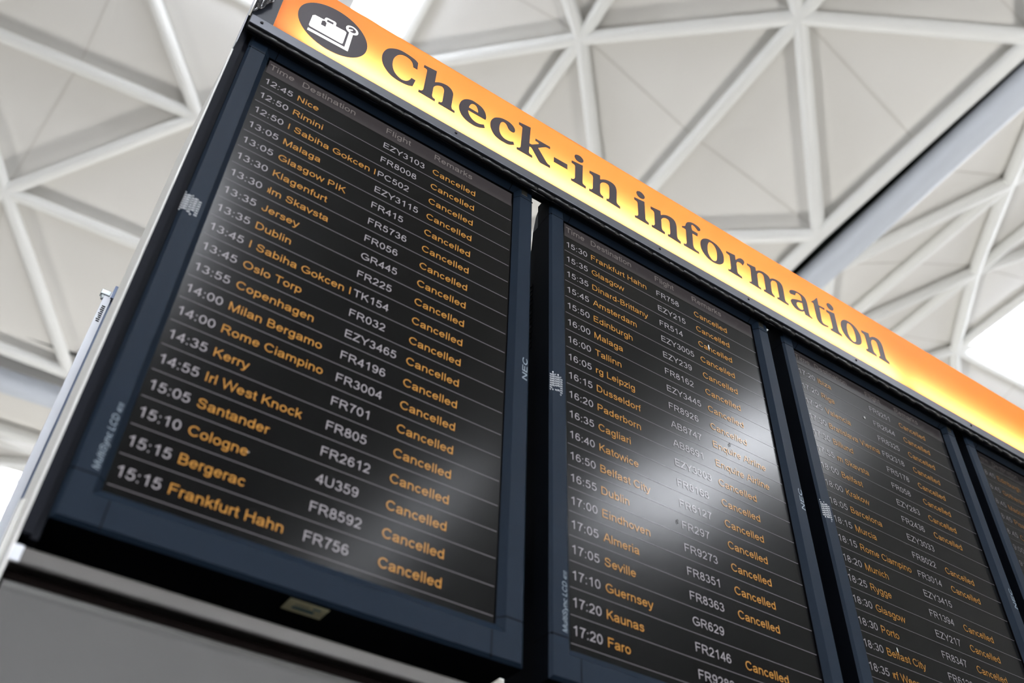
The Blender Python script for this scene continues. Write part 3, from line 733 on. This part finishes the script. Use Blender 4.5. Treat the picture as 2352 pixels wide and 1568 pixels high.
    # badges, sensor window, residue of torn-off tamper seals
    mb_ = MB()
    put_text(mb_, 'NEC', 0.5348, -0.4645, 0.0095, -D - 0.0002, M['lettering'], width=0.046, bold=0.012, rot=True, shear=0.18)
    mb_.build('maker_badge', root)
    mm = MB()
    put_text(mm, 'MultiSync LCD', -0.0145, -0.8705, 0.0078, -D - 0.0002, M['lettering'], width=0.074, rot=True, shear=0.22)
    put_text(mm, '4010', -0.0145, -0.7925, 0.0058, -D - 0.0002, M['lettering'], width=0.0125, bold=0.012, rot=True, shear=0.22)
    mm.build('model_badge', root)
    se = MB()
    se.box(0.5128, 0.5262, -D - 0.0006, -D + 0.001, -0.0015, 0.0225, M['sensor'])
    se.build('sensor_window', root, bevel=0.0012)
    rnd = random.Random(20 + k)
    vb = MB()
    zc = -0.4315 if k == 0 else -0.443
    for ci in range(7):
        for ri in range(9):
            ax = -0.0435 + ci * 0.0052 * 1.0
            az = zc + 0.021 - ri * 0.0047
            skew = (ci % 2) * 0.0022 - ci * 0.0006
            edge = ri in (0, 8)
            if rnd.random() < (0.45 if edge else 0.06):
                continue
            s = ['VO', 'ID', 'VO', 'ID', 'VO', 'ID', 'VO'][ci]
            if edge: s = s[rnd.randrange(2)]
            if k == 0 and ci == 6: s = s[0]
            if ax + 0.0046 > -BO - 0.0008: continue
            put_text(vb, s, ax, az + skew, 0.0026, -D - 0.0002, M['void'], width=0.0046 if len(s) == 2 else 0.0022, bold=0.03)
    vb.build('tamper_seal_residue', root)
    return root, lcd

DESTW = {'I Sabiha Gokcen I': 0.1600, 'Bratislava Vienna': 0.1560, 'Frankfurt Hahn': 0.1385}
ROWS = [[], [], [], []]
def R_(k, s):
    for ln in s.strip().split('\n'):
        t, d, f, r = (ln.strip().split('/') + ['', '', ''])[:4]
        ROWS[k].append((t, d, f, {'c': 'Cancelled', 'e': 'Enquire Airline'}.get(r, '')))
R_(0, '''12:45/Nice/EZY3103/c
12:50/Rimini/FR8008/c
12:50/I Sabiha Gokcen I/PC502/c
13:05/Malaga/EZY3115/c
13:05/Glasgow PIK/FR415/c
13:30/Klagenfurt/FR5736/c
13:30/|lm Skavsta/FR056/c
13:35/Jersey/GR445/c
13:35/Dublin/FR225/c
13:45/I Sabiha Gokcen I/TK154/c
13:45/Oslo Torp/FR032/c
13:55/Copenhagen/EZY3465/c
14:00/Milan Bergamo/FR4196/c
14:00/Rome Ciampino/FR3004/c
14:35/Kerry/FR701/c
14:55/Irl West Knock/FR805/c
15:05/Santander/FR2612/c
15:10/Cologne/4U359/c
15:15/Bergerac/FR8592/c
15:15/Frankfurt Hahn/FR756/c''')
R_(1, '''15:30/Frankfurt Hahn/FR758/c
15:35/Glasgow/EZY215/c
15:35/Dinard-Brittany/FR514/c
15:45/Amsterdam/EZY3005/c
15:50/Edinburgh/EZY239/c
16:00/Malaga/FR8162/c
16:00/Tallinn/EZY3445/c
16:05/rg Leipzig/FR8926/c
16:15/Dusseldorf/AB8747/e
16:20/Paderborn/AB8691/e
16:35/Cagliari/EZY3303/c
16:40/Katowice/FR8168/c
16:50/Belfast City/FR6127/c
16:55/Dublin/FR297/c
17:00/Eindhoven/FR9273/c
17:05/Almeria/FR8351/c
17:05/Seville/FR8363/c
17:10/Guernsey/GR629/
17:20/Kaunas/FR2146/c
17:20/Faro/FR9282/''')
R_(2, '''17:20/Ibiza/FR9251/c
17:20/Riga/FR2644/c
17:25/Valencia/FR8325/c
17:30/Bratislava Vienna/FR2318/c
17:30/Billund/FR5178/c
17:55/m Skavsta/FR058/c
18:00/Belfast/EZY283/c
18:00/Krakow/FR2436/c
18:05/Barcelona/EZY3033/
18:15/Murcia/FR8022/c
18:15/Rome Ciampino/FR3014/c
18:20/Munich/EZY3415/
18:25/Rygge/FR1394/c
18:30/Glasgow/EZY217/c
18:30/Porto/FR8347/c
18:30/Belfast City/FR6129/
18:35/|rf Weeze//
///
///
///''')
R_(3, '''18:45/Edinburgh//
18:45/Gothenburg//
18:45/Madrid//
18:45/Pisa//
18:45/Cork//
19:00///
19:00///
19:00///
///
///
///
///
///
///
///
///
///
///
///
///''')


LAB = ['leftmost of the four dark framed screens, listing flights from 12:45 to 15:15',
       'dark framed screen listing flights from 15:30, second from the left',
       'dark framed screen listing flights from 17:20 Ibiza, third from the left',
       'rightmost dark framed screen, cut off by the photo edge, flights from 18:45']
WH, AM = (0.36, 0.34, 0.37), (0.54, 0.262, 0.06)
scr = []
for k in range(4):
    f = (1.0, 0.92, 0.62, 0.30)[k]
    scr.append(make_screen(k, ROWS[k], LAB[k], WH, AM, f))

# yellow sticker under the first screen
st = MB()
root0 = scr[0][0]
st.box(0.2275, 0.2768, -0.0015, 0.0262, -H - OB - 0.0006, -H - OB + 0.0002, M['sticker'])
def ink(x0, x1, y0, y1, m):
    st.box(x0, x1, y0, y1, -H - OB - 0.0009, -H - OB - 0.0005, m)
for q in range(9):
    ink(0.2375 + q * 0.0030, 0.2398 + q * 0.0030, 0.0125, 0.0185, M['sticker_ink'])
ink(0.2372, 0.2640, 0.0148, 0.0166, M['sticker_ink'])
for q in range(5):
    ink(0.2385 + q * 0.0036, 0.2405 + q * 0.0036, 0.0065, 0.0095, M['sticker_grey'])
for q in range(4):
    ink(0.2600 + q * 0.0024, 0.2618 + q * 0.0024, 0.0045, 0.0085, M['sticker_ink'])
s_ = st.build('sticker', root0)
s_['label'] = 'cream sticker with teal print'

# small flecks stuck on the glass
def fleck(k, x, z, sx, sz, m, lab):
    q = MB()
    q.ball((x - PX[k], -0.001, z), 1.0, m, 6, sx, 0.0008, sz)
    o = q.build('dust_fleck', scr[k][0])
    o['label'] = lab
fleck(2, 1.4477, -0.0997, 0.0030, 0.0034, M['dust_white'], 'white fleck')
fleck(1, 0.9786, -0.1409, 0.0018, 0.0075, M['dust_white'], 'pale feather-like fleck')
fleck(2, 1.3418, -0.6773, 0.0014, 0.0050, M['dust_white'], 'pale streak')
fleck(2, 1.2602, -0.5460, 0.0012, 0.0012, M['dust_white'], 'tiny white fleck')
fleck(0, 0.1389, -0.7724, 0.0012, 0.0012, M['dust_white'], 'tiny white fleck')
for k, x, z in ((1, 0.9938, -0.3790), (1, 0.8409, -0.6027)):
    q = MB()
    cx = x - PX[k]
    for t in range(10):
        a0, a1 = math.pi * 2 * t / 11, math.pi * 2 * (t + 1) / 11
        q.tube((cx + 0.0019 * math.cos(a0), -0.0012, z + 0.0035 * math.sin(a0)), (cx + 0.0019 * math.cos(a1), -0.0012, z + 0.0035 * math.sin(a1)), 0.0004, M['dust_dark'], 6)
    o = q.build('dust_fleck', scr[k][0])
    o['label'] = 'dark curled hair'

# ------------------------------------------------------------------ orange illuminated sign
XE = 2.44
SY = -0.03
sign = thing('illuminated_sign', (0, 0, Z0), 'long orange backlit sign reading Check-in information above the screens', 'sign')
hs = MB()
hd, hi = M['housing'], M['housing_in']
hs.box(-0.0575, XE, 0.014, 0.020, 0.0535, 0.256, hd)
hs.box(-0.0575, XE, -0.026, 0.020, 0.247, 0.2515, hd)
hs.box(-0.0575, XE, -0.026, -0.0135, 0.0225, 0.044, hd)
hs.box(-0.0575, XE, -0.0165, 0.020, 0.0535, 0.0565, hd)
hs.box(-0.0575, XE, -0.0165, -0.0135, 0.044, 0.0565, hd)
hs.box(XE, XE + 0.01, -0.03, 0.020, 0.054, 0.256, hd)
hs.box(-0.0575, -0.019, -0.031, -0.0135, 0.040, 0.2515, hd)
hs.box(-0.0575, -0.019, -0.0135, 0.020, 0.0565, 0.2515, hd)
hs.build('housing', sign)
li = MB()
li.box(-0.019, XE, 0.011, 0.014, 0.0565, 0.247, hi)
li.box(-0.019, XE, -0.027, 0.011, 0.2440, 0.247, hi)
li.box(-0.019, XE, -0.0165, 0.011, 0.0565, 0.0585, hi)
li.box(-0.019, -0.016, -0.0165, 0.011, 0.0585, 0.244, hi)
li.build('lightbox_lining', sign)
fa = MB()
x0, x1, z0, z1 = -0.0185, XE, 0.0475, 0.2465
fa.add([(x0, SY, z0), (x1, SY, z0), (x1, SY, z1), (x0, SY, z1), (x0, SY + 0.003, z0), (x1, SY + 0.003, z0), (x1, SY + 0.003, z1), (x0, SY + 0.003, z1)],
       [(0, 1, 2, 3), (0, 4, 5, 1), (1, 5, 6, 2), (2, 6, 7, 3), (3, 7, 4, 0)], M['face'])
fa.build('face_panel', sign)
for a, b, e in ((0.045, 1.590, 26.0), (1.640, 2.42, 17.0)):
    tm = M['tube_lamp'].copy()
    tm.node_tree.nodes['Principled BSDF'].inputs['Emission Strength'].default_value = e
    tb = MB()
    tb.tube((a, 0.0025, 0.0695), (b, 0.0025, 0.0695), 0.007, tm, 14)
    tb.build('fluorescent_tube', sign)
# lettering
def glyph(ch, dx, dz=0.0):
    g = MB()
    loops = [[(x + dx, z + dz) for x, z in smooth_loop(pl)] for pl in GLYPH[ch]]
    if ch == 'i':
        g.poly([loops[0]], SY - 0.0008, SY - 0.0001, M['letter'])
        g.poly([loops[1]], SY - 0.0008, SY - 0.0001, M['letter'])
    else:
        g.poly(loops, SY - 0.0008, SY - 0.0001, M['letter'])
    o = g.build('letter', sign)
    o['label'] = 'black serif letter %s' % ch if ch != '-' else 'black hyphen'
for ch, dx in (('C', 0), ('h', 0), ('e', 0), ('c', 0), ('k', 0), ('-', 0), ('i', 0), ('n', 0),
               ('i', 0.1655), ('n', 0.1650), ('f', 0), ('o', 0), ('r', 0), ('m', 0), ('a', 0), ('t', 0),
               ('i', 0.7490), ('o', 0.4418), ('n', 0.8235)):
    glyph(ch, dx)
pc = MB()
pc.poly([circle(0.0805, 0.1425, 0.0690, 72)], SY - 0.0008, SY - 0.0001, M['letter'])
pic = pc.build('pictogram', sign)
pic['label'] = 'black disc with white suitcase on a weighing scale'
def pp(name, loops, lift, m):
    q = MB()
    for l in loops:
        q.poly([l], SY - 0.0008 - lift, SY - 0.0007, m)
    return q.build(name, pic)
pp('suitcase_symbol', [smooth_loop(PICTO['suitcase'])], 0.0003, M['picto_white'])
pp('handle_gap', [smooth_loop(PICTO['hole'])], 0.0006, M['letter'])
pp('luggage_tag', [smooth_loop(PICTO['tag'])], 0.0006, M['letter'])
pp('scale_symbol', [smooth_loop(PICTO['scale'])], 0.0003, M['picto_white'])
pp('dial_ring', [circle(0.1137, 0.1748, 0.0126, 40)], 0.0004, M['picto_white'])
pp('dial_centre', [circle(0.1137, 0.1748, 0.0078, 40)], 0.0007, M['letter'])
pp('dial_needle', [smooth_loop(PICTO['needle'])], 0.0010, M['picto_white'])
lip = MB()
lip.box(-0.0575, XE, -0.0345, -0.026, 0.0225, 0.0478, M['lip'])
lip.build('lower_lip', sign, bevel=0.0012)
for x in (-0.0378, 0.3491, 0.8412, 1.0898, 1.4258, 1.8355, 2.2):
    q = MB()
    q.tube((x, -0.0338, 0.0360), (x, -0.0358, 0.0360), 0.0028, M['screw'], 14)
    q.ball((x, -0.0358, 0.0360), 0.0028, M['screw'], 6, 1, 0.4, 1)
    q.build('screw', sign)
tp_ = MB()
nx, nz = 16, 22
rt = random.Random(3)
vs = []
for j in range(nz + 1):
    for i in range(nx + 1):
        u, v = i / nx, j / nz
        x = -0.0595 + u * 0.027
        lowz = 0.045 + 0.065 * u ** 1.3
        z = lowz + v * (0.215 - lowz)
        y = -0.033 - 0.004 * abs(math.sin(u * 7 + v * 9)) - rt.random() * 0.0035 - 0.004 * (1 - v) * (0.4 + u)
        vs.append((x + rt.uniform(-.001, .001), y, z))
tp_.add(vs, [(j * (nx + 1) + i, j * (nx + 1) + i + 1, (j + 1) * (nx + 1) + i + 1, (j + 1) * (nx + 1) + i) for j in range(nz) for i in range(nx)], M['tape'], True)
tpo = tp_.build('tape_wrap', sign)
sd = tpo.modifiers.new('thick', 'SOLIDIFY'); sd.thickness = 0.0008
tpo['label'] = 'crumpled shiny black tape'
et = MB()
et.box(-0.0626, -0.0613, -0.020, 0.02, -0.030, 0.25, M['strut_light'])  # pale strip painting the lit glossy edge of the housing
et.build('edge_highlight', sign, bevel=0.0008)

cb = thing('cable_run', (0, 0, Z0), 'thin black cable sleeve running along beneath the orange sign', 'cable')
q = MB()
rk = random.Random(5)
stations = [(-0.056, 0.0052)]
x = -0.03
while x < XE - 0.03:
    stations += [(x, 0.0052), (x + 0.0004, 0.0043), (x + 0.0016, 0.0043), (x + 0.002, 0.0052)]
    x += 0.036 + rk.random() * 0.012
stations.append((XE, 0.0052))
nn = 16
vs = [(x, -0.026 + r * math.cos(2 * math.pi * k / nn), 0.0165 + r * math.sin(2 * math.pi * k / nn)) for x, r in stations for k in range(nn)]
q.add(vs, [(i * nn + k, (i + 1) * nn + k, (i + 1) * nn + (k + 1) % nn, i * nn + (k + 1) % nn) for i in range(len(stations) - 1) for k in range(nn)], M['cable'], True)
q.build('sleeve', cb)

# ------------------------------------------------------------------ cabinet carrying the screens
cab = thing('board_cabinet', (0, 0, 0), 'steel and dark cabinet frame holding the row of flight screens', 'cabinet')
def cpart(name, m, boxes, bevel=0.0):
    return one(name, cab, m, [(a, b, c, d, Z0 + e, Z0 + f) for a, b, c, d, e, f in boxes], bevel)
sp = cpart('side_panel', M['white_paint'], [(-0.0635, -0.0612, -0.008, 0.25, -1.02, -0.035)])
sp['label'] = 'white painted side panel'
cpart('side_frame', M['frame_dark'], [(-0.0612, -0.0500, -0.010, 0.10, -0.962, 0.019), (-0.0612, -0.0424, 0.0, 0.028, -0.962, 0.048), (-0.0612, -0.0424, 0.0225, 0.060, -0.962, 0.13)])  # first box is the frame, the others dark plugs added behind the gap
cpart('gap_filler', M['recess'], [(-0.0600, 0.02, 0.131, 0.139, -0.97, 0.045)])  # dark filler added to keep bright ceiling out of the side gap
cpart('mounting_rail', M['frame_dark'], [(-0.05, XE, 0.12, 0.15, -0.36, -0.30)])
cpart('mounting_rail', M['frame_dark'], [(-0.05, XE, 0.12, 0.15, -0.76, -0.70)])
lg = cpart('ledge', M['steel'], [(-0.060, XE, -0.005, 0.16, -0.993, -0.9735)], 0.003)
lg['label'] = 'brushed steel ledge'
cpart('end_bracket', M['strut_light'], [(-0.0640, -0.0515, -0.0062, 0.02, -0.992, -0.974)], 0.001)
cpart('shadow_gap', M['recess'], [(-0.058, XE, 0.012, 0.15, -1.03, -0.99)])  # near-black block standing in for shade below the ledge
pn = MB()
prof = [(0.012, -1.0085), (0.002, -1.0085), (-0.004, -1.0125), (-0.0058, -1.0190), (-0.005, -1.0225), (-0.005, -1.42), (0.16, -1.42), (0.16, -1.0085)]
n = len(prof)
pn.add([(-0.0575, y, Z0 + z) for y, z in prof] + [(XE, y, Z0 + z) for y, z in prof],
       [tuple(range(n)), tuple(reversed(range(n, 2 * n)))] + [(i, n + i, n + (i + 1) % n, (i + 1) % n) for i in range(n)], M['panel'])
pn.build('lower_panel', cab)
for x in (0.05, XE - 0.12):
    one('support_post', cab, M['steel'], [(x, x + 0.08, 0.04, 0.12, 0.0, Z0 - 1.42)], 0.004)
cd = MB()
cd.tube((-0.0655, 0.12, Z0 - 0.86), (-0.0655, 0.12, Z0 - 1.02), 0.0045, M['white_paint'], 12)
cd.ball((-0.0655, 0.12, Z0 - 0.86), 0.0045, M['white_paint'], 6)
cd.build('edge_conduit', cab)

# strut standing behind the left edge
su = thing('mounting_strut', (-0.066, 0.36, 0.0), 'pale galvanised strut standing behind the white left edge of the board', 'strut')
a = MB(); a.box(-0.0095, 0.0022, -0.01, 0.012, 0.0, Z0 - 0.315, M['strut_light'])
a.build('front_flange', su)
a = MB(); a.box(0.0022, 0.009, -0.004, 0.03, 0.0, Z0 - 0.300, M['strut_shaded'])
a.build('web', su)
a = MB(); a.box(0.0005, 0.0068, -0.014, 0.0, Z0 - 0.330, Z0 - 0.302, M['strut_shaded'])
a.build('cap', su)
a = MB(); a.box(-0.0165, -0.001, -0.012, -0.002, Z0 - 0.327, Z0 - 0.3165, M['clamp'])
a.tube((-0.012, -0.007, Z0 - 0.327), (-0.010, -0.007, Z0 - 0.334), 0.0035, M['clamp'], 10)
a.build('clamp', su, bevel=0.001)
a = MB()
rk = random.Random(9)
for q_ in range(9):
    z = Z0 - 0.352 - q_ * 0.0042
    a.box(-0.0072 + rk.random() * 0.002, -0.0008, -0.0106, -0.0099, z, z + 0.0022, M['dust_dark'])
a.build('stamped_marking', su)
